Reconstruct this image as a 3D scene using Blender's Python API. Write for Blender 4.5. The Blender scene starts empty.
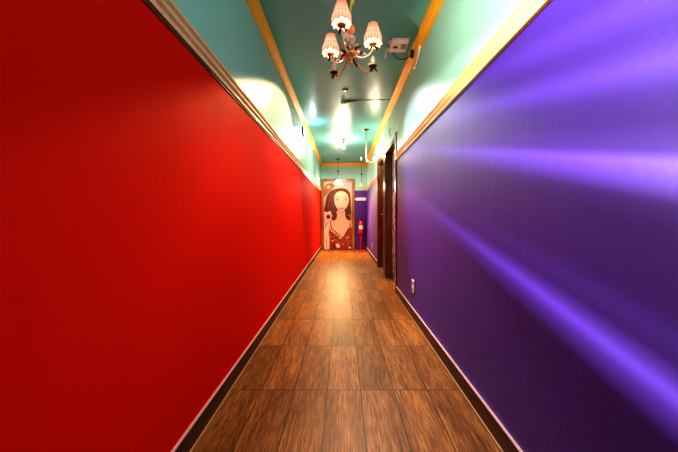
import bpy, bmesh, math, random
from mathutils import Vector, Matrix
random.seed(7)
PI = math.pi
C = bpy.context.scene.collection
# ------------------------------------------------------------ room dimensions (metres)
XL, XR = -0.66, 0.69
YB, YE = -1.7, 8.9
H = 2.55
RZ0, RZ1 = 1.72, 1.79
EYE = 1.0

# ------------------------------------------------------------ materials
def new_mat(name):
    m = bpy.data.materials.new(name); m.use_nodes = True
    nt = m.node_tree
    return m, nt, nt.nodes['Principled BSDF']
def mat(name, col, rough=0.5, metal=0.0, bump=0.0, bscale=60, var=0.0, coat=0.0, emit=None, estr=0.0, trans=0.0):
    m, nt, b = new_mat(name)
    b.inputs['Base Color'].default_value = (*col, 1)
    b.inputs['Roughness'].default_value = rough
    b.inputs['Metallic'].default_value = metal
    b.inputs['Coat Weight'].default_value = coat
    b.inputs['Coat Roughness'].default_value = 0.12
    if trans: b.inputs['Transmission Weight'].default_value = trans
    if emit:
        b.inputs['Emission Color'].default_value = (*emit, 1)
        b.inputs['Emission Strength'].default_value = estr
    tc = nt.nodes.new('ShaderNodeTexCoord')
    n = nt.nodes.new('ShaderNodeTexNoise'); n.inputs['Scale'].default_value = bscale; n.inputs['Detail'].default_value = 4
    nt.links.new(tc.outputs['Object'], n.inputs['Vector'])
    if bump:
        bp = nt.nodes.new('ShaderNodeBump'); bp.inputs['Strength'].default_value = bump; bp.inputs['Distance'].default_value = 0.01
        nt.links.new(n.outputs['Fac'], bp.inputs['Height']); nt.links.new(bp.outputs['Normal'], b.inputs['Normal'])
    if var:
        mx = nt.nodes.new('ShaderNodeMix'); mx.data_type = 'RGBA'; mx.blend_type = 'MIX'
        mx.inputs['A'].default_value = (*[c*(1-var) for c in col], 1)
        mx.inputs['B'].default_value = (*[min(1, c*(1+var)) for c in col], 1)
        nt.links.new(n.outputs['Fac'], mx.inputs['Factor']); nt.links.new(mx.outputs['Result'], b.inputs['Base Color'])
    return m

def paint(name, lower, upper, rough_l=0.35, rough_u=0.25, split=(RZ0+RZ1)/2, coat=0.3, spec=0.5):
    """two paints on one wall: one colour under the picture rail, another over it"""
    m, nt, b = new_mat(name)
    N, L = nt.nodes, nt.links
    tc = N.new('ShaderNodeTexCoord'); sp = N.new('ShaderNodeSeparateXYZ'); L.new(tc.outputs['Object'], sp.inputs[0])
    gt = N.new('ShaderNodeMath'); gt.operation = 'GREATER_THAN'; gt.inputs[1].default_value = split
    L.new(sp.outputs['Z'], gt.inputs[0])
    # roller marks: soft vertical unevenness
    mp = N.new('ShaderNodeMapping'); mp.inputs['Scale'].default_value = (3.2, 3.2, 0.5); L.new(tc.outputs['Object'], mp.inputs[0])
    n1 = N.new('ShaderNodeTexNoise'); n1.inputs['Scale'].default_value = 3; n1.inputs['Detail'].default_value = 3
    L.new(mp.outputs[0], n1.inputs['Vector'])
    n2 = N.new('ShaderNodeTexNoise'); n2.inputs['Scale'].default_value = 45; n2.inputs['Detail'].default_value = 3
    L.new(tc.outputs['Object'], n2.inputs['Vector'])
    mx = N.new('ShaderNodeMix'); mx.data_type = 'RGBA'
    mx.inputs['A'].default_value = (*lower, 1); mx.inputs['B'].default_value = (*upper, 1)
    L.new(gt.outputs[0], mx.inputs['Factor'])
    L.new(mx.outputs['Result'], b.inputs['Base Color'])
    mr = N.new('ShaderNodeMapRange'); mr.inputs['To Min'].default_value = rough_l; mr.inputs['To Max'].default_value = rough_u
    L.new(gt.outputs[0], mr.inputs['Value']); L.new(mr.outputs[0], b.inputs['Roughness'])
    ad = N.new('ShaderNodeMath'); ad.operation = 'MULTIPLY_ADD'; ad.inputs[1].default_value = 3.0
    L.new(n1.outputs['Fac'], ad.inputs[0]); L.new(n2.outputs['Fac'], ad.inputs[2])
    # small filler nicks here and there
    vo = N.new('ShaderNodeTexVoronoi'); vo.inputs['Scale'].default_value = 5; L.new(tc.outputs['Object'], vo.inputs['Vector'])
    lt = N.new('ShaderNodeMath'); lt.operation = 'LESS_THAN'; lt.inputs[1].default_value = 0.03; L.new(vo.outputs['Distance'], lt.inputs[0])
    a2 = N.new('ShaderNodeMath'); a2.operation = 'MULTIPLY_ADD'; a2.inputs[1].default_value = 0.6
    L.new(lt.outputs[0], a2.inputs[0]); L.new(ad.outputs[0], a2.inputs[2])
    bp = N.new('ShaderNodeBump'); bp.inputs['Strength'].default_value = 0.12; bp.inputs['Distance'].default_value = 0.006
    L.new(a2.outputs[0], bp.inputs['Height']); L.new(bp.outputs['Normal'], b.inputs['Normal'])
    b.inputs['Coat Weight'].default_value = coat; b.inputs['Coat Roughness'].default_value = 0.3
    m3 = N.new('ShaderNodeMapRange'); m3.inputs['To Min'].default_value = spec; m3.inputs['To Max'].default_value = 0.38
    L.new(gt.outputs[0], m3.inputs['Value']); L.new(m3.outputs[0], b.inputs['Specular IOR Level'])
    return m

TEAL = (0.34, 0.62, 0.59)
M = {}
M['red'] = paint('red_paint', (0.74, 0.015, 0.003), TEAL, 0.6, 0.38, coat=0.0, spec=0.015)
M['purple'] = paint('purple_paint', (0.046, 0.009, 0.30), TEAL, 0.56, 0.38, coat=0.0, spec=1.0)
M['purple_end'] = paint('purple_paint_end', (0.09, 0.02, 0.25), TEAL, 0.4, 0.3, coat=0.2)
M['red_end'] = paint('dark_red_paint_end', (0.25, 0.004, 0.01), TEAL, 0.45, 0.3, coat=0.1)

def ceiling_mat():
    m, nt, b = new_mat('teal_gloss_ceiling'); N, L = nt.nodes, nt.links
    b.inputs['Base Color'].default_value = (0.16, 0.48, 0.48, 1)
    b.inputs['Roughness'].default_value = 0.33
    b.inputs['Specular IOR Level'].default_value = 0.35
    tc = N.new('ShaderNodeTexCoord')
    n = N.new('ShaderNodeTexNoise'); n.inputs['Scale'].default_value = 2.6; n.inputs['Detail'].default_value = 2
    mp = N.new('ShaderNodeMapping'); mp.inputs['Scale'].default_value = (1.6, 0.6, 1); L.new(tc.outputs['Object'], mp.inputs[0]); L.new(mp.outputs[0], n.inputs['Vector'])
    bp = N.new('ShaderNodeBump'); bp.inputs['Strength'].default_value = 0.5; bp.inputs['Distance'].default_value = 0.012
    L.new(n.outputs['Fac'], bp.inputs['Height']); L.new(bp.outputs['Normal'], b.inputs['Normal'])
    return m
M['ceiling'] = ceiling_mat()

PW, PL_, PX, PY = 0.19, 0.59, -0.09, 1.73     # plank tile size and where the joints fall
def floor_mat():
    m, nt, b = new_mat('wood_plank_tile'); N, L = nt.nodes, nt.links
    tc = N.new('ShaderNodeTexCoord'); sp = N.new('ShaderNodeSeparateXYZ'); L.new(tc.outputs['Object'], sp.inputs[0])
    def math_(op, a, bb=None, c=None):
        n = N.new('ShaderNodeMath'); n.operation = op
        for i, v in enumerate((a, bb, c)):
            if v is None: continue
            if isinstance(v, (int, float)): n.inputs[i].default_value = v
            else: L.new(v, n.inputs[i])
        return n.outputs[0]
    u = math_('DIVIDE', math_('SUBTRACT', sp.outputs['X'], PX-10*PW), PW)
    v = math_('DIVIDE', math_('SUBTRACT', sp.outputs['Y'], PY-10*PL_), PL_)
    fu, fv = math_('FRACT', u), math_('FRACT', v)
    iu, iv = math_('FLOOR', u), math_('FLOOR', v)
    def edge(f, w):
        d = math_('MINIMUM', f, math_('SUBTRACT', 1.0, f)); return math_('LESS_THAN', d, w)
    joint = math_('MAXIMUM', edge(fu, 0.013), edge(fv, 0.0050))
    cid = N.new('ShaderNodeCombineXYZ'); L.new(iu, cid.inputs[0]); L.new(iv, cid.inputs[1])
    wn = N.new('ShaderNodeTexWhiteNoise'); L.new(cid.outputs[0], wn.inputs['Vector'])
    # grain, shifted from plank to plank
    off = N.new('ShaderNodeVectorMath'); off.operation = 'SCALE'; off.inputs['Scale'].default_value = 7.0; L.new(wn.outputs['Color'], off.inputs[0])
    ad = N.new('ShaderNodeVectorMath'); ad.operation = 'ADD'; L.new(tc.outputs['Object'], ad.inputs[0]); L.new(off.outputs[0], ad.inputs[1])
    mp = N.new('ShaderNodeMapping'); mp.inputs['Scale'].default_value = (150, 8, 1); L.new(ad.outputs[0], mp.inputs[0])
    g = N.new('ShaderNodeTexNoise'); g.inputs['Scale'].default_value = 1; g.inputs['Detail'].default_value = 5; g.inputs['Roughness'].default_value = 0.65; g.inputs['Distortion'].default_value = 0.6
    L.new(mp.outputs[0], g.inputs['Vector'])
    mp2 = N.new('ShaderNodeMapping'); mp2.inputs['Scale'].default_value = (14, 1.6, 1); L.new(ad.outputs[0], mp2.inputs[0])
    g2 = N.new('ShaderNodeTexNoise'); g2.inputs['Scale'].default_value = 1; g2.inputs['Detail'].default_value = 3; L.new(mp2.outputs[0], g2.inputs['Vector'])
    cr = N.new('ShaderNodeValToRGB'); e = cr.color_ramp.elements
    e[0].position = 0.34; e[0].color = (0.050, 0.015, 0.004, 1)
    e[1].position = 0.68; e[1].color = (0.44, 0.22, 0.062, 1)
    e.new(0.50).color = (0.19, 0.077, 0.020, 1)
    sm = math_('ADD', math_('MULTIPLY', g.outputs['Fac'], 0.72), math_('MULTIPLY', g2.outputs['Fac'], 0.28))
    L.new(sm, cr.inputs[0])
    hv = N.new('ShaderNodeHueSaturation'); L.new(cr.outputs[0], hv.inputs['Color'])
    L.new(math_('MULTIPLY_ADD', wn.outputs['Value'], 0.45, 0.78), hv.inputs['Value'])
    mx = N.new('ShaderNodeMix'); mx.data_type = 'RGBA'; L.new(joint, mx.inputs['Factor']); L.new(hv.outputs[0], mx.inputs['A'])
    mx.inputs['B'].default_value = (0.035, 0.018, 0.010, 1); L.new(mx.outputs['Result'], b.inputs['Base Color'])
    L.new(math_('MULTIPLY_ADD', g.outputs['Fac'], 0.25, 0.30), b.inputs['Roughness'])
    hgt = math_('SUBTRACT', math_('MULTIPLY', g.outputs['Fac'], 0.5), math_('MULTIPLY', joint, 0.8))
    bp = N.new('ShaderNodeBump'); bp.inputs['Strength'].default_value = 0.45; bp.inputs['Distance'].default_value = 0.003
    L.new(hgt, bp.inputs['Height']); L.new(bp.outputs['Normal'], b.inputs['Normal'])
    b.inputs['Specular IOR Level'].default_value = 0.16
    return m
M['floor'] = floor_mat()

def wood(name, dark, light, rough=0.3, scale=(30, 30, 2.5), coat=0.4):
    m, nt, b = new_mat(name); N, L = nt.nodes, nt.links
    tc = N.new('ShaderNodeTexCoord'); mp = N.new('ShaderNodeMapping'); mp.inputs['Scale'].default_value = scale
    L.new(tc.outputs['Object'], mp.inputs[0])
    n = N.new('ShaderNodeTexNoise'); n.inputs['Scale'].default_value = 1; n.inputs['Detail'].default_value = 4; n.inputs['Distortion'].default_value = 0.6
    L.new(mp.outputs[0], n.inputs['Vector'])
    cr = N.new('ShaderNodeValToRGB'); cr.color_ramp.elements[0].position = 0.35; cr.color_ramp.elements[1].position = 0.65
    cr.color_ramp.elements[0].color = (*dark, 1); cr.color_ramp.elements[1].color = (*light, 1)
    L.new(n.outputs['Fac'], cr.inputs[0]); L.new(cr.outputs[0], b.inputs['Base Color'])
    b.inputs['Roughness'].default_value = rough; b.inputs['Coat Weight'].default_value = coat; b.inputs['Coat Roughness'].default_value = 0.15
    return m
M['dark_wood'] = wood('dark_wood', (0.07, 0.020, 0.008), (0.20, 0.07, 0.024))
M['mahogany'] = wood('mahogany', (0.10, 0.028, 0.008), (0.30, 0.11, 0.03))
M['frame_wood'] = wood('frame_wood', (0.20, 0.085, 0.018), (0.36, 0.17, 0.045))
M['skirt_wood'] = wood('skirting_wood_tile', (0.025, 0.007, 0.003), (0.08, 0.022, 0.008), rough=.5, scale=(30, 2.5, 30), coat=0)
M['door_black'] = mat('door_black', (0.02, 0.014, 0.012), 0.3, coat=0.4, bump=0.05)
M['rail'] = mat('rail_cream_gold', (0.80, 0.57, 0.30), 0.35, 0.15, var=0.12, bscale=30, coat=0.3)
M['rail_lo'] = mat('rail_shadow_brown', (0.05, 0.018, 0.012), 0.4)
M['gold'] = mat('crown_gold', (0.85, 0.45, 0.025), 0.4, 0.2, var=0.10, bscale=20, coat=0.05)
M['skirt_edge'] = mat('skirting_edge', (0.55, 0.38, 0.42), 0.4)
M['grout'] = mat('grout_light', (0.36, 0.20, 0.10), 0.4)
M['white'] = mat('white_plastic', (0.85, 0.80, 0.78), 0.3, var=0.03)
M['pinkwhite'] = mat('pinkish_white_plastic', (0.97, 0.80, 0.76), 0.35, var=0.05)
M['black'] = mat('black_rubber', (0.015, 0.012, 0.012), 0.45)
M['slot'] = mat('socket_dark', (0.08, 0.06, 0.07), 0.5)
M['brass'] = mat('antique_brass', (0.62, 0.38, 0.12), 0.28, 0.9, bump=0.15, bscale=90, var=0.2)
M['brass_dark'] = mat('dark_bronze', (0.09, 0.055, 0.025), 0.35, 0.8, bump=0.2, bscale=70)
M['leaf'] = mat('enamel_leaf', (0.05, 0.07, 0.035), 0.3, 0.5, var=0.5, bscale=50)
M['plate'] = mat('grey_green_plate', (0.12, 0.2, 0.19), 0.4)
M['cream'] = mat('cream_porcelain', (0.86, 0.74, 0.60), 0.2, coat=0.6, var=0.06)
M['porcelain'] = mat('white_porcelain', (0.86, 0.78, 0.74), 0.2, coat=0.6, var=0.06)
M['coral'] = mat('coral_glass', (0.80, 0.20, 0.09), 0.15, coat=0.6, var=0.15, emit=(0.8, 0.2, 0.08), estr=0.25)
M['steel'] = mat('brushed_steel', (0.75, 0.68, 0.60), 0.25, 0.95, bump=0.05)
M['ext_red'] = mat('extinguisher_red', (0.72, 0.01, 0.012), 0.2, coat=0.8)
M['dull_red'] = mat('dull_red_metal', (0.30, 0.008, 0.012), 0.35)
M['label'] = mat('cream_label', (0.85, 0.72, 0.62), 0.45, var=0.05)
M['bulb'] = mat('lit_bulb', (1, 0.9, 0.7), 0.3, emit=(1.0, 0.80, 0.50), estr=30)
M['bulb_far'] = mat('lit_bulb_far', (1, 0.9, 0.7), 0.3, emit=(1.0, 0.82, 0.45), estr=60)
def glow(m):                                         # clear envelope round the glowing filament: lets light out
    nt = m.node_tree; b = nt.nodes['Principled BSDF']; t = nt.nodes.new('ShaderNodeBsdfTransparent'); x = nt.nodes.new('ShaderNodeMixShader'); x.inputs[0].default_value = .75
    nt.links.new(b.outputs[0], x.inputs[1]); nt.links.new(t.outputs[0], x.inputs[2]); nt.links.new(x.outputs[0], nt.nodes['Material Output'].inputs['Surface'])
glow(M['bulb']); glow(M['bulb_far'])
M['bulb_off'] = mat('frosted_bulb', (0.9, 0.82, 0.75), 0.25, coat=0.5)
M['oval_glow'] = mat('frosted_lamp_cover', (0.9, 0.95, 1.0), 0.3, emit=(0.85, 0.95, 1.0), estr=2.2)
M['pend_glass'] = mat('milky_glass', (1, 0.95, 0.85), 0.25, emit=(1.0, 0.88, 0.62), estr=5)
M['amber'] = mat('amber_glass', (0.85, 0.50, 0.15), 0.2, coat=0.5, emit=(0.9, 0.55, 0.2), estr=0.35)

def shade_mat():
    m, nt, b = new_mat('pink_pleated_glass'); N, L = nt.nodes, nt.links
    tc = N.new('ShaderNodeTexCoord'); sp = N.new('ShaderNodeSeparateXYZ'); L.new(tc.outputs['Object'], sp.inputs[0])
    cr = N.new('ShaderNodeValToRGB'); mr = N.new('ShaderNodeMapRange')
    mr.inputs['From Min'].default_value = -0.06; mr.inputs['From Max'].default_value = 0.06
    L.new(sp.outputs['Z'], mr.inputs['Value']); L.new(mr.outputs[0], cr.inputs[0])
    e = cr.color_ramp.elements
    e[0].position = 0; e[0].color = (1.0, 0.46, 0.16, 1)
    e[1].position = 1; e[1].color = (0.75, 0.16, 0.11, 1)
    e.new(0.14).color = (1.0, 0.80, 0.55, 1); e.new(0.38).color = (1.0, 0.80, 0.66, 1)
    e.new(0.46).color = (0.85, 0.33, 0.22, 1); e.new(0.56).color = (1.0, 0.48, 0.38, 1); e.new(0.82).color = (0.95, 0.32, 0.24, 1)
    # pleats
    at = N.new('ShaderNodeMath'); at.operation = 'ARCTAN2'; L.new(sp.outputs['Y'], at.inputs[0]); L.new(sp.outputs['X'], at.inputs[1])
    mu = N.new('ShaderNodeMath'); mu.operation = 'MULTIPLY'; mu.inputs[1].default_value = 18; L.new(at.outputs[0], mu.inputs[0])
    sn = N.new('ShaderNodeMath'); sn.operation = 'SINE'; L.new(mu.outputs[0], sn.inputs[0])
    m2 = N.new('ShaderNodeMath'); m2.operation = 'MULTIPLY_ADD'; m2.inputs[1].default_value = 0.30; m2.inputs[2].default_value = 0.70; L.new(sn.outputs[0], m2.inputs[0])
    hv = N.new('ShaderNodeHueSaturation'); L.new(cr.outputs[0], hv.inputs['Color']); L.new(m2.outputs[0], hv.inputs['Value'])
    b.inputs['Base Color'].default_value = (.48, .12, .085, 1); L.new(hv.outputs[0], b.inputs['Emission Color'])
    b.inputs['Emission Strength'].default_value = 0.42
    b.inputs['Roughness'].default_value = 0.4
    tr = N.new('ShaderNodeBsdfTranslucent'); tr.inputs['Color'].default_value = (0.60, 0.17, 0.11, 1)
    ms = N.new('ShaderNodeMixShader'); ms.inputs[0].default_value = 0.015
    out = nt.nodes['Material Output']
    L.new(b.outputs[0], ms.inputs[1]); L.new(tr.outputs[0], ms.inputs[2]); L.new(ms.outputs[0], out.inputs['Surface'])
    return m
M['shade'] = shade_mat()

def print_mat():
    """black and white scrollwork print on a door leaf"""
    m, nt, b = new_mat('black_white_print'); N, L = nt.nodes, nt.links
    tc = N.new('ShaderNodeTexCoord')
    n = N.new('ShaderNodeTexNoise'); n.inputs['Scale'].default_value = 10; n.inputs['Detail'].default_value = 3; n.inputs['Distortion'].default_value = 2.2
    L.new(tc.outputs['Object'], n.inputs['Vector'])
    sp = N.new('ShaderNodeSeparateXYZ'); L.new(tc.outputs['Object'], sp.inputs[0])
    mr = N.new('ShaderNodeMapRange'); mr.inputs['From Min'].default_value = 0.1; mr.inputs['From Max'].default_value = 1.9
    mr.inputs['To Min'].default_value = -0.01; mr.inputs['To Max'].default_value = 0.12; L.new(sp.outputs['Z'], mr.inputs['Value'])
    ad = N.new('ShaderNodeMath'); ad.operation = 'ADD'; L.new(n.outputs['Fac'], ad.inputs[0]); L.new(mr.outputs[0], ad.inputs[1])
    cr = N.new('ShaderNodeValToRGB'); e = cr.color_ramp.elements
    e[0].position = 0.50; e[0].color = (0.02, 0.015, 0.015, 1); e[1].position = 0.53; e[1].color = (0.95, 0.92, 0.92, 1)
    L.new(ad.outputs[0], cr.inputs[0]); L.new(cr.outputs[0], b.inputs['Base Color']); b.inputs['Roughness'].default_value = 0.3
    return m
M['print'] = print_mat()

# ------------------------------------------------------------ mesh helpers
class MB:
    def __init__(s): s.bm = bmesh.new(); s.mi = 0
    def _f(s, vs, smooth=False):
        try:
            f = s.bm.faces.new(vs); f.material_index = s.mi; f.smooth = smooth; return f
        except ValueError: return None
    def box(s, x0, x1, y0, y1, z0, z1, bev=0.0, mtx=None):
        b = bmesh.new()
        bmesh.ops.create_cube(b, size=1, matrix=Matrix.Translation(((x0+x1)/2, (y0+y1)/2, (z0+z1)/2)) @ Matrix.Diagonal((abs(x1-x0), abs(y1-y0), abs(z1-z0), 1)))
        if bev: bmesh.ops.bevel(b, geom=b.edges[:], offset=bev, segments=2, affect='EDGES', profile=0.5)
        s.merge(b, mtx); return s
    def merge(s, b, mtx=None, smooth=False):
        if mtx: b.transform(mtx)
        mp = {}
        for v in b.verts: mp[v] = s.bm.verts.new(v.co)
        for f in b.faces: s._f([mp[v] for v in f.verts], smooth or f.smooth)
        b.free()
    def lathe(s, prof, cx=0, cy=0, cz=0, seg=24, scallop=None, mtx=None):
        """prof: list of (r, z); scallop(i, ang) -> (dr, dz)"""
        b = bmesh.new(); rings = []
        for i, (r, z) in enumerate(prof):
            if r < 1e-6: rings.append([b.verts.new((cx, cy, cz+z))]); continue
            ring = []
            for k in range(seg):
                a = 2*PI*k/seg; dr, dz = scallop(i, a) if scallop else (0, 0)
                ring.append(b.verts.new((cx+(r+dr)*math.cos(a), cy+(r+dr)*math.sin(a), cz+z+dz)))
            rings.append(ring)
        for A, B in zip(rings, rings[1:]):
            for k in range(seg):
                k2 = (k+1) % seg
                if len(A) == 1 and len(B) == 1: continue
                vs = [A[0], B[k2], B[k]] if len(A) == 1 else [A[k], A[k2], B[0]] if len(B) == 1 else [A[k], A[k2], B[k2], B[k]]
                f = b.faces.new(vs); f.smooth = True
        s.merge(b, mtx, True); return s
    def tube(s, pts, r, seg=8, cap=True):
        pts = [Vector(p) for p in pts]; rs = r if isinstance(r, (list, tuple)) else [r]*len(pts)
        rings = []; up = None
        for i, p in enumerate(pts):
            d = (pts[min(i+1, len(pts)-1)] - pts[max(i-1, 0)]).normalized()
            if up is None: up = Vector((0, 0, 1)) if abs(d.z) < 0.9 else Vector((1, 0, 0))
            a = d.cross(up)
            if a.length < 1e-4: a = d.cross(Vector((0, 1, 0)))
            a.normalize(); b_ = a.cross(d).normalized(); up = b_
            rings.append([s.bm.verts.new(p + (a*math.cos(2*PI*k/seg) + b_*math.sin(2*PI*k/seg))*rs[i]) for k in range(seg)])
        for A, B in zip(rings, rings[1:]):
            for k in range(seg): s._f([A[k], A[(k+1) % seg], B[(k+1) % seg], B[k]], True)
        if cap: s._f(rings[0][::-1]); s._f(rings[-1])
        return s
    def ball(s, c, r, sc=(1, 1, 1), seg=16):
        b = bmesh.new(); bmesh.ops.create_uvsphere(b, u_segments=seg, v_segments=max(6, seg//2), radius=r)
        s.merge(b, Matrix.Translation(c) @ Matrix.Diagonal((*sc, 1)), True); return s
    def poly(s, pts): s._f([s.bm.verts.new(p) for p in pts]); return s
    def sweep(s, prof, a, b):
        """straight moulding: profile points in (outward x, z), run along Y from a to b; prof given as world (x,z)"""
        A = [s.bm.verts.new((x, a, z)) for x, z in prof]; B = [s.bm.verts.new((x, b, z)) for x, z in prof]
        n = len(prof)
        for i in range(n): s._f([A[i], A[(i+1) % n], B[(i+1) % n], B[i]])
        s._f(A[::-1]); s._f(B); return s
    def build(s, name, mats, parent=None, loc=None, rot=None, recalc=True):
        if recalc: bmesh.ops.recalc_face_normals(s.bm, faces=s.bm.faces[:])
        me = bpy.data.meshes.new(name); s.bm.to_mesh(me); s.bm.free()
        for m in (mats if isinstance(mats, (list, tuple)) else [mats]): me.materials.append(m)
        o = bpy.data.objects.new(name, me); C.objects.link(o)
        if parent: o.parent = parent
        if loc: o.location = loc
        if rot: o.rotation_euler = rot
        return o
def bez(p0, p1, p2, p3, n=12):
    p0, p1, p2, p3 = map(Vector, (p0, p1, p2, p3))
    return [(1-t)**3*p0 + 3*(1-t)**2*t*p1 + 3*(1-t)*t*t*p2 + t**3*p3 for t in [i/n for i in range(n+1)]]
def tag(o, label=None, cat=None, group=None, kind=None):
    if label: o['label'] = label
    if cat: o['category'] = cat
    if group: o['group'] = group
    if kind: o['kind'] = kind
    return o
def empty(name, loc, rz=0):
    o = bpy.data.objects.new(name, None); C.objects.link(o); o.location = loc; o.rotation_euler = (0, 0, rz); o.empty_display_size = 0.05
    return o
def struct(name, mb, mats, label=None, cat=None):
    return tag(mb.build(name, mats), label, cat, None, 'structure')
def at(px, py, Y):                                   # a photograph pixel seen at depth Y
    return ((px-343)/301*Y, Y, EYE+(216-py)/301*Y)

# ------------------------------------------------------------ the shell
struct('floor', MB().box(XL-0.2, XR+0.4, YB-0.1, YE+0.2, -0.1, 0), M['floor'], 'brown wood-look plank tile floor of the corridor', 'floor')
struct('ceiling', MB().box(XL-0.2, XR+0.4, YB-0.1, YE+0.2, H, H+0.1), M['ceiling'], 'glossy teal painted corridor ceiling', 'ceiling')
struct('wall_left', MB().box(XL-0.15, XL, YB, YE, 0, H), M['red'], 'long glossy red wall with teal paint above its rail', 'wall')
# right wall with its two door openings
D1 = (3.93, 4.86); D2 = (5.08, 5.92); DT = 2.03
w = MB()
for y0, y1, z0 in ((YB, D1[0], 0), (D1[0], D1[1], DT), (D1[1], D2[0], 0), (D2[0], D2[1], DT), (D2[1], YE, 0)):
    w.box(XR, XR+0.2, y0, y1, z0, H)
struct('wall_right', w, M['purple'], 'long purple wall with teal paint above its rail and two doorways', 'wall')
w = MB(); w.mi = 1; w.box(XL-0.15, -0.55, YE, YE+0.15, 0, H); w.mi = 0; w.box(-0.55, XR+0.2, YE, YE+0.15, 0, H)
struct('wall_back', w, [M['purple_end'], M['red_end']], 'end wall of the corridor, purple below and teal above', 'wall')
struct('wall_front', MB().box(XL-0.15, XR+0.2, YB-0.15, YB, 0, H), M['purple_end'], 'wall closing the corridor behind the viewer', 'wall')

# skirtings: wood tile with a light top edge
def skirt(side, runs):
    x, d = (XL, 1) if side == 'left' else (XR, -1)
    m = MB()
    for a, b in runs:
        m.mi = 0; m.box(x, x+d*0.010, a, b, 0, 0.093)
        m.mi = 1; m.box(x, x+d*0.013, a, b, 0.093, 0.098)
        m.mi = 2; m.box(x+d*0.010, x+d*0.018, a, b, 0, 0.003)
    struct('baseboard_'+side, m, [M['skirt_wood'], M['skirt_edge'], M['grout']], 'dark wood skirting with a pale top edge along the %s wall' % ('red' if side == 'left' else 'purple'), 'baseboard')
skirt('left', [(YB, YE)]); skirt('right', [(YB, D1[0]-0.075), (D2[1]+0.065, YE)])

# picture rails, crown mouldings (stepped profiles)
def rail(name, x, d, a, b, label):
    p = [(x, RZ0), (x+d*.014, RZ0), (x+d*.017, RZ0+.010), (x+d*.012, RZ0+.016), (x+d*.012, RZ0+.022), (x+d*.024, RZ0+.030), (x+d*.028, RZ0+.040),
         (x+d*.022, RZ0+.048), (x+d*.020, RZ0+.052), (x+d*.032, RZ0+.060), (x+d*.034, RZ0+.070), (x, RZ0+.070)]
    m = MB(); m.mi = 0; m.sweep(p, a, b)
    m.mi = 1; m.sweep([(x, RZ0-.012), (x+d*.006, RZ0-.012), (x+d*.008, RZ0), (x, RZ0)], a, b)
    struct(name, m, [M['rail'], M['rail_lo']], label, 'moulding')
rail('trim_1', XL, 1, YB, YE, 'cream gold picture rail along the red wall')
rail('trim_2', XR, -1, YB, D1[0]-0.06, 'cream gold picture rail along the near purple wall')
rail('trim_3', XR, -1, D2[1]+0.06, YE, 'cream gold picture rail along the far purple wall beyond the doorways')
def crown_prof(x, d):
    q = [(0, .085), (.007, .085), (.009, .074), (.016, .070), (.018, .058), (.030, .050), (.036, .036), (.044, .030), (.046, .018), (.056, .014), (.058, .0), (0, 0)]
    return [(x+d*a, H-b) for a, b in q]
struct('trim_4', MB().sweep(crown_prof(XL, 1), YB, YE), M['gold'], 'gold crown moulding above the red wall', 'moulding')
struct('trim_5', MB().sweep(crown_prof(XR, -1), YB, YE), M['gold'], 'gold crown moulding above the purple wall', 'moulding')
m = MB()
q = [(YE-(x-XL), z) for x, z in crown_prof(XL, 1)]
A = [m.bm.verts.new((XL+.03, y, z)) for y, z in q]; B = [m.bm.verts.new((XR-.03, y, z)) for y, z in q]
for i in range(len(q)): m._f([A[i], A[(i+1) % len(q)], B[(i+1) % len(q)], B[i]])
struct('trim_6', m, M['gold'], 'gold crown moulding across the end wall', 'moulding')

# ------------------------------------------------------------ side doors in the right wall
def side_door(n, y0, y1, leafmat, casemat, label, handle_y):
    xf = XR+0.10
    root = MB().box(xf, xf+0.04, y0+0.022, y1-0.022, 0.006, DT-0.022, 0.003).build('door_%d' % n, leafmat)
    tag(root, label, 'door', None, 'structure')
    c = MB()
    w_ = 0.055
    c.box(XR-0.014, XR+0.002, y0-w_, y0, 0, DT+w_, 0.004); c.box(XR-0.014, XR+0.002, y1, y1+w_, 0, DT+w_, 0.004)
    c.box(XR-0.014, XR+0.002, y0, y1, DT, DT+w_, 0.004)
    c.build('casing', casemat, root)
    j = MB()
    j.box(XR-0.004, XR+0.16, y0, y0+0.02, 0, DT); j.box(XR-0.004, XR+0.16, y1-0.02, y1, 0, DT); j.box(XR-0.004, XR+0.16, y0+0.02, y1-0.02, DT-0.02, DT)
    j.box(XR+0.075, xf, y1-0.032, y1-0.02, 0, DT-0.02); j.box(XR+0.075, xf, y0+0.02, y0+0.032, 0, DT-0.02)
    j.build('jamb', casemat, root)
    hd = MB(); hd.box(xf-0.006, xf, handle_y-0.022, handle_y+0.022, 0.92, 1.09, 0.002)
    hd.tube([(xf-0.004, handle_y, 1.03), (xf-0.05, handle_y, 1.03)], 0.008)
    s = -1 if handle_y > (y0+y1)/2 else 1
    hd.tube([(xf-0.046, handle_y, 1.03), (xf-0.048, handle_y+s*0.05, 1.03), (xf-0.045, handle_y+s*0.11, 1.026)], [0.009, 0.008, 0.006])
    hd.build('handle', M['steel'], root)
    return root
side_door(1, D1[0], D1[1], M['print'], M['dark_wood'], 'door with a black and white print in the nearer doorway of the purple wall', D1[0]+0.08)
side_door(2, D2[0], D2[1], M['dark_wood'], M['mahogany'], 'dark wooden door with a steel lever in the farther doorway', D2[1]-0.10)

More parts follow.
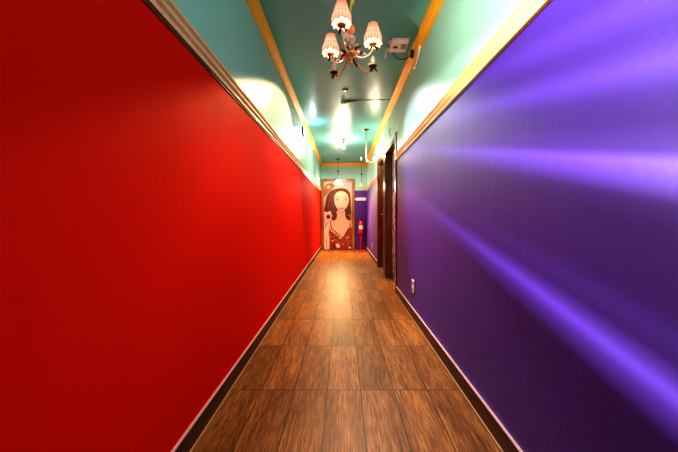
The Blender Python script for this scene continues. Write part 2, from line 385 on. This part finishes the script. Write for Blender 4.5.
# ------------------------------------------------------------ the end door with its printed portrait
LX0, LX1, LZ0, LZ1 = -0.565, 0.262, 0.012, 2.02
fr = MB()
for a, b, z0, z1 in ((LX0-0.075, LX0, 0, LZ1+0.075), (LX1, LX1+0.085, 0, LZ1+0.075), (LX0, LX1, LZ1, LZ1+0.075)):
    fr.box(a, b, YE-0.035, YE, z0, z1, 0.006)
door = MB().box(LX0+0.004, LX1-0.004, YE-0.022, YE-0.002, LZ0, LZ1-0.003, 0.002).build('door_3', M['frame_wood'])
tag(door, 'door at the end of the corridor printed with a portrait of a brown-haired woman', 'door', None, 'structure')
fr.build('casing', M['frame_wood'], door)
def lit(name, col, var=0.12, sc=14): return mat(name, col, 0.65, var=var, bscale=sc)
pm = [lit('print_cream', (0.60, 0.42, 0.25)), lit('print_hair', (0.085, 0.022, 0.010), 0.5, 9), lit('print_skin', (0.56, 0.41, 0.29), 0.05),
      lit('print_red', (0.22, 0.035, 0.015), 0.75, 28), lit('print_dark', (0.045, 0.015, 0.012)), lit('print_lavender', (0.50, 0.36, 0.50)),
      lit('print_rose', (0.66, 0.20, 0.20), 0.4), lit('print_pale', (0.66, 0.56, 0.50)), lit('print_orange', (0.30, 0.11, 0.04), 0.3), lit('print_shade', (0.50, 0.29, 0.17))]
PP = MB(); layer = [0]
def q1(x, y): return ((x-65)/320, 1-((174+y/11.3)-181.5)/69.0)      # from the two close looks at the print
def q2(x, y): return ((x-65)/320, 1-((212+y/11.3)-181.5)/69.0)
def art(mi, pts):
    layer[0] += 1; y = YE-0.0225-0.00012*layer[0]
    PP.mi = mi
    pts = [(min(1, max(0, u)), min(1, max(0, v))) for u, v in pts]
    f = PP._f([PP.bm.verts.new((LX0+0.006+u*(LX1-LX0-0.012), y, LZ0+0.004+v*(LZ1-LZ0-0.010))) for u, v in pts])
def smooth(pts, n=4):                        # closed Catmull-Rom outline
    out = []; N_ = len(pts)
    for i in range(N_):
        p0, p1, p2, p3 = [Vector(pts[(i+k-1) % N_]) for k in range(4)]
        for k in range(n):
            t = k/n; out.append(tuple(0.5*((2*p1)+(p2-p0)*t+(2*p0-5*p1+4*p2-p3)*t*t+(3*p1-p0-3*p2+p3)*t**3)))
    return out
def ell(cx, cy, rx, ry, q, n=20, rot=0): return [q(cx+rx*math.cos(a)*math.cos(rot)-ry*math.sin(a)*math.sin(rot), cy+rx*math.cos(a)*math.sin(rot)+ry*math.sin(a)*math.cos(rot)) for a in [2*PI*i/n for i in range(n)]]
def stroke(q, pts, w, mi):
    pts = [Vector(p) for p in pts]; Lf, Rt = [], []
    for i, p in enumerate(pts):
        d = (pts[min(i+1, len(pts)-1)]-pts[max(0, i-1)]).normalized(); n = Vector((-d.y, d.x))*w*(1 if 0 < i < len(pts)-1 else 0.4)
        Lf.append(q(*(p+n))); Rt.append(q(*(p-n)))
    art(mi, Lf+Rt[::-1])
art(0, [(0, 0), (1, 0), (1, 1), (0, 1)])
art(5, [q1(270, 90), q1(385, 90), q1(385, 150), q1(300, 140)])
art(8, smooth([q1(68, 150), q1(120, 105), q1(190, 110), q1(170, 160), q1(110, 220), q1(70, 260)]))
art(6, ell(112, 150, 26, 24, q1)); art(7, ell(118, 142, 12, 10, q1))
for k in range(5): art(6 if k % 2 else 7, ell(290+k*19, 118+4*(k % 2), 8, 9, q1))
# hair
art(1, smooth([q1(205, 168), q1(255, 160), q1(320, 170), q1(362, 215), q1(374, 290), q1(378, 400), q2(380, 40), q2(372, 100), q2(335, 92), q2(312, 55), q2(300, -10),
               q2(216, -10), q2(216, 50), q2(196, 96), q2(160, 100), q2(140, 40), q2(120, 10), q1(80, 440), q1(66, 400), q1(80, 330), q1(95, 255), q1(130, 205), q1(165, 180)]))
for k in range(7):
    x = 100+k*15; stroke(q1, [(180+k*4, 190), (x+30, 250), (x, 340), (x+8, 430)], 2.0, 8 if k % 2 else 4)
for k in range(3): stroke(q1, [(330+k*8, 200), (352+k*6, 270), (355+k*5, 420)], 2.0, 8 if k % 2 else 4)
# body skin, neck
art(2, smooth([q2(218, -10), q2(216, 55), q2(198, 100), q2(150, 118), q2(138, 150), q2(150, 195), q2(215, 250), q2(280, 300), q2(310, 240), q2(350, 185), q2(372, 150), q2(365, 108), q2(335, 92), q2(306, 60), q2(302, -10)], 3))
# arm and flower at the left
art(7, smooth([q2(65, 150), q2(80, 95), q2(120, 100), q2(140, 130), q2(130, 200), q2(115, 260), q2(125, 430), q2(66, 430)], 3))
for a, b in ((85, 20), (128, 15), (140, 50), (100, 62), (78, 50)): art(7, ell(a, b, 22, 18, q2))
art(4, smooth([q2(90, 55), q2(115, 35), q2(140, 60), q2(112, 85)])); stroke(q2, [(72, 190), (90, 150), (130, 110)], 4, 4); stroke(q2, [(100, 260), (92, 330), (100, 425)], 3, 4)
# patterned top
art(3, smooth([q2(132, 175), q2(165, 225), q2(225, 262), q2(280, 298), q2(315, 245), q2(350, 190), q2(384, 185)], 3)[:-3] + [q2(384, 432), q2(128, 432), q2(130, 300), q2(118, 240)])
for k in range(16):
    x = 145+(k*67) % 225; y = 290+(k*41) % 120
    art([8, 4, 6, 0][k % 4], ell(x, y, 15-(k % 3)*3, 9, q2, 12, k))
for k in range(4): stroke(q2, [(140, 300+k*18), (200, 278+k*22), (262, 330+k*24)], 3.5, [8, 4, 6, 4][k])
for k in range(4): stroke(q2, [(290+k*22, 300-k*22), (330+k*14, 300), (350+k*8, 400)], 3.5, [6, 4, 8, 4][k])
art(7, smooth([q2(200, 378), q2(222, 368), q2(250, 395), q2(238, 418), q2(212, 410)])); art(4, ell(185, 395, 14, 26, q2)); art(7, ell(362, 415, 14, 12, q2))
stroke(q2, [(140, 95), (140, 150), (155, 200), (215, 250), (282, 300)], 5, 4); stroke(q2, [(368, 110), (372, 170), (330, 225), (284, 300)], 5, 4)
stroke(q2, [(132, 180), (150, 220), (210, 262), (272, 302)], 4, 7)
# face
art(2, smooth([q1(262, 196), q1(315, 210), q1(345, 255), q1(350, 310), q1(335, 365), q1(300, 410), q1(268, 428), q1(235, 410), q1(200, 365), q1(185, 310), q1(188, 250), q1(215, 208)]))
art(9, smooth([q1(268, 430), q1(236, 414), q1(222, 440), q1(262, 448), q1(300, 440), q1(302, 414)], 3))
for ex in (220, 317):
    art(7, smooth([q1(ex-24, 302), q1(ex, 290), q1(ex+24, 300), q1(ex, 313)])); art(4, ell(ex, 301, 9, 9, q1)); art(9, ell(ex, 301, 5, 5, q1))
    stroke(q1, [(ex-26, 300), (ex, 288), (ex+26, 298)], 3.2, 4)
    stroke(q1, [(ex-28, 276), (ex, 262), (ex+26, 272)], 3.5, 1)
stroke(q1, [(282, 300), (290, 340), (284, 360), (262, 362)], 2.0, 9)
art(6, smooth([q1(236, 392), q1(256, 384), q1(266, 388), q1(276, 384), q1(298, 391), q1(268, 408)])); stroke(q1, [(240, 393), (266, 394), (294, 392)], 1.6, 4)
PP.build('printed_panel', pm, door, recalc=False)
kb = MB(); kb.box(LX1-0.075, LX1-0.035, YE-0.030, YE-0.0255, 0.93, 1.07, 0.002)
kb.tube([(LX1-0.055, YE-0.028, 1.02), (LX1-0.055, YE-0.07, 1.02)], 0.007); kb.tube([(LX1-0.055, YE-0.068, 1.02), (LX1-0.15, YE-0.066, 1.02)], 0.007)
kb.build('handle', M['brass'], door)

# ------------------------------------------------------------ chandelier
CX, CY = 0.045, 1.83
ch = empty('chandelier', (CX, CY, H))
tag(ch, 'brass flower chandelier with three lit pink shades hanging from the near ceiling', 'chandelier')
def rel(x, y, z): return (x-CX, y-CY, z-H)
MB().lathe([(0, 0), (.060, 0), (.062, -.008), (.050, -.020), (.030, -.030), (.012, -.045), (0, -.045)]).build('canopy', M['brass'], ch)
m = MB()                                            # suspension chain
for k in range(5):
    z = -.050-k*.030; r = []
    for i in range(13):
        a = 2*PI*i/12; u, v = .007*math.cos(a), .020*math.sin(a); r.append((u, 0, z+v-.015) if k % 2 else (0, u, z+v-.015))
    m.tube(r, .0022, 6, False)
m.build('chain', M['brass'], ch)
m = MB().lathe([(0, -.19), (.012, -.195), (.026, -.215), (.032, -.235), (.024, -.258), (.010, -.275), (.008, -.36), (.008, -.46), (.016, -.475), (.007, -.485), (.007, -.51)])
m.build('stem', M['brass'], ch)
MB().lathe([(0, -.385), (.014, -.388), (.026, -.402), (.029, -.418), (.024, -.434), (.012, -.444), (0, -.446)]).build('glass_ball', M['coral'], ch)
MB().lathe([(0, -.452), (.014, -.454), (.026, -.464), (.026, -.478), (.017, -.490), (0, -.494)]).build('porcelain_knob', M['cream'], ch)
MB().lathe([(.007, -.50), (.018, -.508), (.022, -.525), (.034, -.545), (.038, -.562), (.030, -.580), (.014, -.594), (.010, -.606), (.014, -.614), (.007, -.626), (0, -.632)]).build('body', M['brass'], ch)
# porcelain rose clusters and leaves around the body
def rose(m, c, r):
    m.ball(c, r*.55)
    for k in range(5):
        a = 2*PI*k/5; m.ball((c[0]+r*.6*math.cos(a), c[1]+r*.6*math.sin(a), c[2]-.1*r), r*.5, (1, 1, .7), 10)
for k, (a, r, z) in enumerate([(200, .040, -.515), (255, .046, -.548), (320, .044, -.570), (20, .045, -.530), (95, .044, -.560), (150, .046, -.575)]):
    a = math.radians(a); mm = MB(); rose(mm, (r*math.cos(a), r*math.sin(a), z), .018); mm.build('rose', M['cream'] if k % 3 != 2 else M['coral'], ch)
def leaf(m, c, ang, L, w, tilt):
    c = Vector(c); d = Vector((math.cos(ang)*math.cos(tilt), math.sin(ang)*math.cos(tilt), math.sin(tilt))); s = Vector((-math.sin(ang), math.cos(ang), 0)); n = d.cross(s)
    rows = []
    for i in range(6):
        t = i/5; ww = w*math.sin(PI*min(1, t*0.9+0.08))
        p = c+d*L*t+n*(-.25*L*t*t)
        rows.append([m.bm.verts.new(p-s*ww+n*ww*.4), m.bm.verts.new(p), m.bm.verts.new(p+s*ww+n*ww*.4)])
    for A, B in zip(rows, rows[1:]):
        for k in range(2): m._f([A[k], A[k+1], B[k+1], B[k]], True)
for k in range(9):
    a = math.radians(40*k+10); mm = MB(); leaf(mm, (.02*math.cos(a), .02*math.sin(a), -.56-.02*(k % 2)), a, .062, .014, [.2, -.5, .6][k % 3])
    mm.build('leaf', M['leaf'] if k % 3 else M['brass_dark'], ch)
for k in range(8):
    a = math.radians(45*k+25); mm = MB(); leaf(mm, (.018*math.cos(a), .018*math.sin(a), -.520-.028*(k % 2)), a, .052, .015, [.75, .15][k % 2])
    mm.build('gilt_leaf', M['brass'] if k % 2 else M['cream'], ch)
# cherub figure seated on the body (white porcelain)
mm = MB(); cx, cy, cz = -.030, -.035, -.478
mm.ball((cx, cy, cz), .016, (1, .9, 1.35)); mm.ball((cx, cy, cz+.030), .012); mm.tube([(cx, cy, cz-.012), (cx-.012, cy-.018, cz-.022), (cx-.014, cy-.020, cz-.045)], [.009, .008, .005])
mm.tube([(cx, cy, cz-.012), (cx+.012, cy-.016, cz-.022), (cx+.013, cy-.020, cz-.045)], [.009, .008, .005]); mm.tube([(cx, cy, cz+.012), (cx-.022, cy-.004, cz+.016), (cx-.030, cy-.006, cz+.034)], [.006, .005, .004])
mm.tube([(cx, cy, cz+.012), (cx+.020, cy-.010, cz+.004)], [.006, .004]); mm.build('figurine', M['porcelain'], ch)

# (x, y, cup z, shaded)
ARMS = [(-0.008, 1.61, 2.015, True), (0.178, 1.79, 2.015, True), (-0.078, 1.90, 2.015, True), (0.195, 1.975, 1.975, False), (-0.062, 2.06, 1.975, False)]
for x, y, z, shaded in ARMS:
    p = Vector(rel(x, y, z)); dh = Vector((p.x, p.y, 0)); R = dh.length; dn = dh/R
    mm = MB()
    pts = bez(dn*.02+Vector((0, 0, -.565)), dn*(R*.45)+Vector((0, 0, -.66 if not shaded else -.63)), dn*(R*1.02)+Vector((0, 0, p.z-.055)), p+Vector((0, 0, -.004)), 14)
    mm.tube(pts, [.0055-.0012*i/14 for i in range(15)], 8)
    # small scroll on the arm
    s0 = pts[6]; mm.tube([s0+dn*(.016*math.cos(a)*k)+Vector((0, 0, .016*math.sin(a)*k+.012)) for a, k in [(-PI/2+i*.5, 1-.06*i) for i in range(10)]], .0025, 6)
    arm = mm.build('arm', M['cream'] if shaded else M['brass'], ch)
    MB().lathe([(0, -.006), (.010, -.006), (.024, .002), (.028, .010), (.024, .009), (.010, .003), (.010, .014), (0, .014)], *p, seg=20).build('drip_cup', M['brass'] if shaded else M['brass_dark'], arm)
    for k in range(4):
        a = PI/2*k+.4; l = MB(); leaf(l, p+Vector((0, 0, -.004)), a, .040, .010, -.35); l.build('leaf', M['leaf'] if k % 2 else M['brass_dark'], arm)
    if shaded:
        MB().lathe([(0, .014), (.008, .014), (.008, .040), (0, .040)], *p, seg=12).build('candle_sleeve', M['cream'], arm)
        MB().lathe([(0, .0), (.008, .002), (.013, .014), (.012, .026), (.005, .042), (0, .048)], p.x, p.y, p.z+.038, seg=14).build('bulb', M['bulb'], arm)
        n = 36
        prof = [(.0555, -.052), (.0575, -.044), (.0580, -.030), (.0535, -.014), (.0465, -.003), (.0480, .002), (.0420, .014), (.0370, .034), (.0325, .050), (.0310, .056)]
        def sc(i, a): return (0.0012*math.cos(18*a), (-.0075*abs(math.cos(5*a)) if i == 0 else -.003*abs(math.cos(5*a)) if i == 1 else (.003*abs(math.cos(5*a)) if i == 9 else 0)))
        sh = MB().lathe(prof, seg=72, scallop=sc).build('lamp_shade', M['shade'], ch, loc=(p.x, p.y, p.z+.068))
        sh.scale = (.92, .92, .94)
        rm = MB()
        rm.tube([((.0557)*math.cos(a), (.0557)*math.sin(a), -.052-.0075*abs(math.cos(5*a))) for a in [2*PI*i/60 for i in range(61)]], .0028, 6, False)
        rm.build('bead_rim', M['amber'], sh); rm = MB()
        rm.tube([((.0312)*math.cos(a), (.0312)*math.sin(a), .056+.003*abs(math.cos(5*a))) for a in [2*PI*i/60 for i in range(61)]], .0018, 6, False)
        rm.build('top_rim', M['amber'], sh)
        for k in range(10):
            a = 2*PI*k/10; MB().ball((.0565*math.cos(a), .0565*math.sin(a), -.064), .0045, (1, 1, 1.3), 8).build('bead', M['amber'], sh)
    else:
        MB().lathe([(0, .010), (.013, .011), (.016, .020), (.010, .030), (.012, .036), (.016, .046), (.015, .056), (.006, .074), (0, .080)], *p, seg=16).build('bulb', M['bulb_off'], arm)
        mm = MB(); rose(mm, (p.x-.018, p.y-.012, p.z+.014), .014); mm.build('rose', M['porcelain'], arm)

# ------------------------------------------------------------ other lights
# bare ceiling bulb further on
x, y, z = 0.015, 6.05, H
bl = empty('ceiling_lamp', (x, y, z)); tag(bl, 'bare bulb ceiling lamp lit in the middle of the far ceiling', 'ceiling lamp')
MB().lathe([(0, 0), (.055, 0), (.055, -.010), (.030, -.022), (.012, -.028), (.012, -.075), (.020, -.082), (.020, -.110), (0, -.110)]).build('holder', M['brass_dark'], bl)
MB().lathe([(0, -.106), (.014, -.110), (.018, -.125), (.031, -.150), (.034, -.168), (.026, -.190), (0, -.200)]).build('bulb', M['bulb_far'], bl)
# rod lamp with curved arms near the second doorway
x, y = 0.415, 5.40
rl = empty('rod_lamp', (x, y, H)); tag(rl, 'slim rod lamp with curved arms hung beside the farther doorway', 'hanging lamp')
MB().lathe([(0, 0), (.052, 0), (.052, -.010), (.020, -.018), (0, -.018)]).build('canopy', M['brass_dark'], rl)
MB().tube([(0, 0, -.01), (0, 0, -.50), (.003, 0, -.53), (.016, 0, -.560)], .009).ball((.012, 0, -.565), .022).build('rod', M['cream'], rl)
for i, (ex, on) in enumerate(((.145, True), (-.095, False))):
    a = MB().tube(bez((.012, 0, -.570), (ex*.4, 0, -.600), (ex*.9, 0, -.600), (ex, 0, -.566), 10), .007).build('arm', M['brass'], rl)
    MB().lathe([(0, -.004), (.020, 0), (.024, .010), (.012, .008), (.012, .020), (0, .020)], ex, 0, -.566, seg=14).build('cup', M['brass'], a)
    MB().lathe([(0, .018), (.010, .020), (.019, .040), (.017, .058), (0, .082)], ex, 0, -.566, seg=14).build('bulb', M['bulb_far'] if on else M['bulb_off'], a)
# pendant in front of the end door
def pendant(x, y, drop, r, glass, label, lit_):
    p = empty('pendant_lamp', (x, y, H)); tag(p, label, 'pendant lamp')
    MB().lathe([(0, 0), (.050, 0), (.050, -.012), (.018, -.024), (0, -.024)]).build('canopy', M['brass_dark'], p)
    MB().tube([(0, 0, -.02), (0, 0, -drop)], .005, 6).build('cord', M['black'], p)
    MB().lathe([(0, -drop*.55), (.016, -drop*.56), (.026, -drop*.60), (.016, -drop*.64), (0, -drop*.65)]).build('knob', M['brass_dark'], p)
    s = MB().lathe([(.012, -drop), (.030, -drop-.006), (r*.6, -drop-.035), (r, -drop-.095), (r*1.05, -drop-.11), (r*.97, -drop-.10), (r*.55, -drop-.04), (.012, -drop-.01)], scallop=lambda i, a: (.004*math.cos(8*a) if i in (3, 4, 5) else 0, 0), seg=48).build('lamp_shade', glass, p)
    MB().lathe([(0, -drop), (.014, -drop), (.014, -drop-.03), (.028, -drop-.06), (.028, -drop-.08), (0, -drop-.10)]).build('bulb', M['bulb'] if lit_ else M['bulb_off'], p)
    return p
pendant(-0.136, 8.18, 0.56, .115, M['pend_glass'], 'lit white glass pendant hanging in front of the portrait door', True)
pendant(0.525, 8.50, 0.62, .062, M['amber'], 'small amber glass pendant hanging over the fire extinguisher corner', False)
# oval bulkhead lamp on the left upper wall
o = empty('wall_lamp', (XL, 4.93, 2.385)); tag(o, 'white oval wall lamp on the teal band above the red wall', 'wall lamp')
mt = Matrix.Rotation(PI/2, 4, 'Y') @ Matrix.Diagonal((1.0, 1.5, 1, 1))
MB().lathe([(0, 0), (.078, 0), (.080, .018), (.070, .026), (0, .026)], mtx=mt).build('base', M['black'], o)
MB().lathe([(.070, .024), (.066, .045), (.045, .064), (.020, .072), (0, .074)], mtx=mt).build('cover', M['oval_glow'], o)
# ------------------------------------------------------------ ceiling gadgets
o = empty('wireless_router', (0.50, 2.70, H)); tag(o, 'pinkish white router fixed to the ceiling beside the gold crown', 'router')
MB().box(-.077, .077, -.095, .095, -.034, -.001, .008).build('housing', M['pinkwhite'], o)
s = MB()
for k in range(6): s.box(.02+k*.008, .023+k*.008, -.05, .03, -.0365, -.0335)
s.box(-.05, -.01, -.01, .02, -.0362, -.0335); s.build('vents', M['slot'], o)
MB().tube([(-.076, -.06, -.018), (-.094, -.06, -.018), (-.096, -.06, -.030)], .009).build('antenna', M['pinkwhite'], o)
MB().tube([(-.076, .050, -.018), (-.097, .050, -.018), (-.102, .050, -.030), (-.116, .048, -.110)], [.010, .010, .009, .006]).build('antenna', M['pinkwhite'], o)
c = MB(); c.tube(bez((.46, 2.79, 2.53), (.48, 2.80, 2.44), (.56, 2.82, 2.44), (.634, 2.80, 2.500), 14), .004)
tag(c.build('power_cable', M['black']), 'thin black cable drooping from the router to the crown', 'cable')
c = MB()
for k in range(5):
    c.tube([(.638-.003*k, 2.75+.030*math.cos(a), 2.478+.033*math.sin(a)+.001*k) for a in [2*PI*i/16 for i in range(17)]], .006, 6, False)
c.ball((.636, 2.75, 2.478), .024, (.4, 1, 1))
tag(c.build('cable_coil', M['black']), 'black coil of cable tucked on the gold crown beside the router', 'cable coil')
c = MB(); c.tube(bez((.672, 2.64, 2.500), (.672, 2.60, 2.46), (.676, 2.70, 2.41), (.678, 2.86, 2.402), 12), .008)
tag(c.build('white_cable', M['white']), 'white cable hooked below the crown behind the black coil', 'cable')
# small sensor with a dark bracket, its wire, and the flush plate
o = empty('ceiling_sensor', (0.004, 4.10, H)); tag(o, 'white round sensor with a dark tapering bracket in the middle of the ceiling', 'sensor')
MB().lathe([(0, 0), (.034, 0), (.034, -.012), (.026, -.022), (.014, -.028), (0, -.030)]).build('head', M['white'], o)
b_ = MB(); A = [b_.bm.verts.new(p) for p in ((.02, .03, -.001), (.02, -.03, -.001), (.215, -.085, -.001), (.215, -.075, -.001))]; B = [b_.bm.verts.new(p) for p in ((.02, .03, -.014), (.02, -.03, -.014), (.215, -.085, -.006), (.215, -.075, -.006))]
for i in range(4): b_._f([A[i], A[(i+1) % 4], B[(i+1) % 4], B[i]])
b_._f(A); b_._f(B[::-1]); b_.build('bracket', M['leaf'], o)
tag(MB().tube([(.22, 4.02, H-.004), (.636, 4.00, H-.004)], .003, 6).build('ceiling_wire', M['brass_dark']), 'thin wire across the ceiling from the sensor bracket to the crown', 'wire')
tag(MB().lathe([(0, 0), (.040, 0), (.038, -.006), (0, -.008)], 0.03, 3.70, H).build('ceiling_plate', M['plate']), 'small dark flush plate on the ceiling in front of the sensor', 'cover plate')
c = MB().tube(bez((XR+.001, 4.33, 2.26), (XR-.03, 4.33, 2.27), (XR-.035, 4.33, 2.18), (XR+.001, 4.36, 2.165), 10), .004)
tag(c.build('wire_hook', M['brass_dark']), 'small dark wire hook above the nearer doorway', 'hook')

# ------------------------------------------------------------ sockets
def socket(y, z, w_, h_, label):
    o = empty('wall_socket', (XR, y, z)); tag(o, label, 'socket')
    MB().box(-.010, 0, -w_/2, w_/2, -h_/2, h_/2, .004).build('plate', M['white'], o)
    for dz in (-h_/4, h_/4): MB().lathe([(0, .0), (.017, 0), (.017, .002), (0, .002)], seg=16, mtx=Matrix.Translation((-.0102, 0, dz)) @ Matrix.Rotation(-PI/2, 4, 'Y')).build('outlet', M['slot'], o)
socket(2.94, .315, .085, .125, 'white wall socket low on the near purple wall'); socket(7.05, .30, .085, .12, 'white wall socket low on the far purple wall beyond the doorways')

# ------------------------------------------------------------ fire extinguisher corner
ex, ey = 0.525, 8.72
o = empty('extinguisher_stand', (ex, ey, 0)); tag(o, 'red floor stand under the fire extinguisher in the far corner', 'stand')
MB().box(-.14, .14, -.12, .12, 0, .022, .008).build('base', M['ext_red'], o)
MB().tube([(0, 0, .02), (0, 0, .508)], .026, 12).build('post', M['dull_red'], o)
MB().lathe([(0, .505), (.085, .505), (.092, .510), (.092, .519), (0, .519)]).build('tray', M['ext_red'], o)
o = empty('fire_extinguisher', (ex, ey, .522)); tag(o, 'red fire extinguisher with a cream label in the purple corner', 'fire extinguisher')
MB().lathe([(0, 0), (.068, 0), (.074, .008), (.074, .255), (.068, .285), (.045, .315), (.022, .328), (.018, .345), (0, .345)], seg=28).build('cylinder', M['ext_red'], o)
l = MB()
for k in range(12):
    a0, a1 = [-PI/2-1.0+2.0*t/12 for t in (k, k+1)]
    l._f([l.bm.verts.new((.0746*math.cos(a), .0746*math.sin(a), z)) for a, z in ((a0, .10), (a1, .10), (a1, .21), (a0, .21))], True)
l.build('label_sticker', M['label'], o, recalc=False)
MB().lathe([(0, .34), (.020, .342), (.022, .368), (.012, .378), (0, .38)]).box(-.012, .012, -.075, .01, .366, .374).box(-.012, .012, -.085, .01, .392, .400).box(-.01, .01, 0, .012, .37, .40).build('valve', M['black'], o)
MB().tube(bez((.015, 0, .358), (.11, -.01, .40), (.115, -.01, .22), (.090, -.02, .10), 12), .009).build('hose', M['black'], o)
MB().tube([(-.022, -.012, .358), (-.032, -.012, .358)], .014, 12).build('gauge', M['steel'], o)
# narrow white plate above
s = MB(); y = YE-.03
s.box(.385, .685, y, YE-.002, 1.455, 1.545, .006); s.box(.36, .385, y+.005, YE-.006, 1.475, 1.50)
s2 = [(0.345, 1.495), (.385, 1.53), (.385, 1.46)]
A = [s.bm.verts.new((a, y+.004, b)) for a, b in s2]; B = [s.bm.verts.new((a, YE-.004, b)) for a, b in s2]
for i in range(3): s._f([A[i], A[(i+1) % 3], B[(i+1) % 3], B[i]])
s._f(A); s._f(B[::-1])
tag(s.build('wall_sign', M['white']), 'narrow white sign plate on the purple end wall above the extinguisher', 'sign')

# ------------------------------------------------------------ lights
def point(name, loc, power, col, r=0.02):
    l = bpy.data.lights.new(name, 'POINT'); l.energy = power; l.color = col; l.shadow_soft_size = r
    o = bpy.data.objects.new(name, l); C.objects.link(o); o.location = loc; return o
def spot(name, loc, tgt, power, col, ang, blend=1.0, even=False):
    l = bpy.data.lights.new(name, 'SPOT'); l.energy = power; l.color = col; l.spot_size = math.radians(ang); l.spot_blend = blend; l.shadow_soft_size = .03
    o = bpy.data.objects.new(name, l); C.objects.link(o); o.location = loc
    o.rotation_euler = (Vector(tgt)-Vector(loc)).to_track_quat('-Z', 'Y').to_euler()
    if even:
        l.use_nodes = True; nt = l.node_tree; f = nt.nodes.new('ShaderNodeLightFalloff'); f.inputs['Strength'].default_value = 1
        nt.links.new(f.outputs['Linear'], nt.nodes['Emission'].inputs['Strength'])
    return o
WARM = (1.0, 0.74, 0.42); NEUT = (1.0, 0.90, 0.78); COOL = (0.80, 0.86, 1.0)
for x, y, z, sh in ARMS:
    if sh: point('shade_light', (x, y, z+.062), 12, (1.0, .88, .74), .012)
point('ceiling_bulb_light', (0.015, 6.05, H-.235), 25, (1.0, .84, .62), .03)
point('rod_bulb_light', (0.56, 5.28, H-.50), 12, (1.0, .80, .55), .02)
point('pendant_light', (-0.136, 8.12, H-.74), 24, (1.0, .84, .62), .04)
spot('added_spot', (0.03, 3.70, H-.02), (XR+.1, 4.40, 1.2), 30, (1.0, .92, .85), 48, 1.0, True)  # added spot with no fixture, lights the printed door leaf
spot('pendant_spot', (-0.136, 8.12, H-.75), (-0.02, 7.4, 0), 360, (1.0, .66, .30), 130)
spot('added_spot', (0.03, 3.70, H-.02), (XR, 2.75, 1.35), 95, (.95, .95, 1.0), 62, 1.0, True)  # added without a fixture to brighten the near purple wall
spot('added_spot', (0.03, 3.70, H-.02), (XL, 3.3, 1.0), 85, (1.0, .66, .34), 104, .12, True)  # added warm cone on the red wall, no lamp fitted here
point('wall_lamp_light', (XL+.16, 4.93, 2.385), 3, (.8, .95, 1.0), .04)
# added fill light behind the viewer, with an invented bowl around it
o = empty('ceiling_lamp', (0.0, -0.95, H)); tag(o, 'frosted bowl added as fill light behind the viewer', 'ceiling lamp')
MB().lathe([(0, 0), (.15, 0), (.155, -.02), (.13, -.05), (.08, -.075), (0, -.085)]).build('bowl', M['oval_glow'], o)
point('rear_fill_light', (0.0, -0.95, H-.16), 15, (.95, .88, .90), .10)

# projector is an added spot without fixture, throwing soft parallel bands of light on the purple wall
def band_spot():
    l = bpy.data.lights.new('added_band_light', 'SPOT'); l.energy = 760; l.spot_size = math.radians(150); l.spot_blend = 0.5; l.shadow_soft_size = 0.01
    l.color = (1.0, .98, .72); l.use_nodes = True
    nt = l.node_tree; N, L = nt.nodes, nt.links; em = N['Emission']
    o = bpy.data.objects.new('added_band_light', l); C.objects.link(o)
    o.location = (-0.45, 0.55, 1.18)
    ax = Vector((0, 1, .246)).normalized(); zz = Vector((-1, 0, 0)); yy = zz.cross(ax)
    o.rotation_euler = Matrix((ax, yy, zz)).transposed().to_euler()     # local X along the bands, -Z to the wall
    tc = N.new('ShaderNodeTexCoord'); sp = N.new('ShaderNodeSeparateXYZ'); L.new(tc.outputs['Normal'], sp.inputs[0])
    dv = N.new('ShaderNodeMath'); dv.operation = 'DIVIDE'; L.new(sp.outputs['Y'], dv.inputs[0]); L.new(sp.outputs['Z'], dv.inputs[1])
    mr = N.new('ShaderNodeMapRange'); mr.inputs['From Min'].default_value = -1; mr.inputs['From Max'].default_value = 1; L.new(dv.outputs[0], mr.inputs['Value'])
    cr = N.new('ShaderNodeValToRGB'); L.new(mr.outputs[0], cr.inputs[0]); e = cr.color_ramp.elements
    e[0].position = 0; e[0].color = (0, 0, 0, 1); e[1].position = 1; e[1].color = (0, 0, 0, 1)
    for p, v in BANDS: e.new(p).color = (v, v, v, 1)
    L.new(cr.outputs[0], em.inputs['Strength'])
    return o
# position along the fan (0.5 = straight across) and strength
BANDS = [(.21, 0), (.24, .10), (.256, .24), (.268, .12), (.285, .035), (.305, .045), (.33, .022), (.40, .022), (.425, .04), (.448, .20), (.463, .30), (.472, .12), (.505, .08), (.53, .11), (.556, .24), (.575, .17), (.59, .16), (.62, .28), (.645, .22), (.68, .30), (.72, .22), (.80, .28), (.9, .3)]
BANDS = [(p, v*1.15) for p, v in BANDS]
band_spot()

# ------------------------------------------------------------ world, camera, view
wd = bpy.data.worlds.new('World'); bpy.context.scene.world = wd; wd.use_nodes = True
wd.node_tree.nodes['Background'].inputs[0].default_value = (.02, .02, .03, 1)
cam = bpy.data.cameras.new('Camera'); co = bpy.data.objects.new('Camera', cam); C.objects.link(co)
co.location = (0, 0, EYE); co.rotation_euler = (PI/2, 0, 0)
cam.sensor_width = 36; cam.lens = 301/678*36; cam.shift_x = -4/678; cam.shift_y = -10/678; cam.clip_start = .02
bpy.context.scene.camera = co
vs = bpy.context.scene.view_settings
vs.view_transform = 'Standard'; vs.look = 'High Contrast'; vs.exposure = 0.12
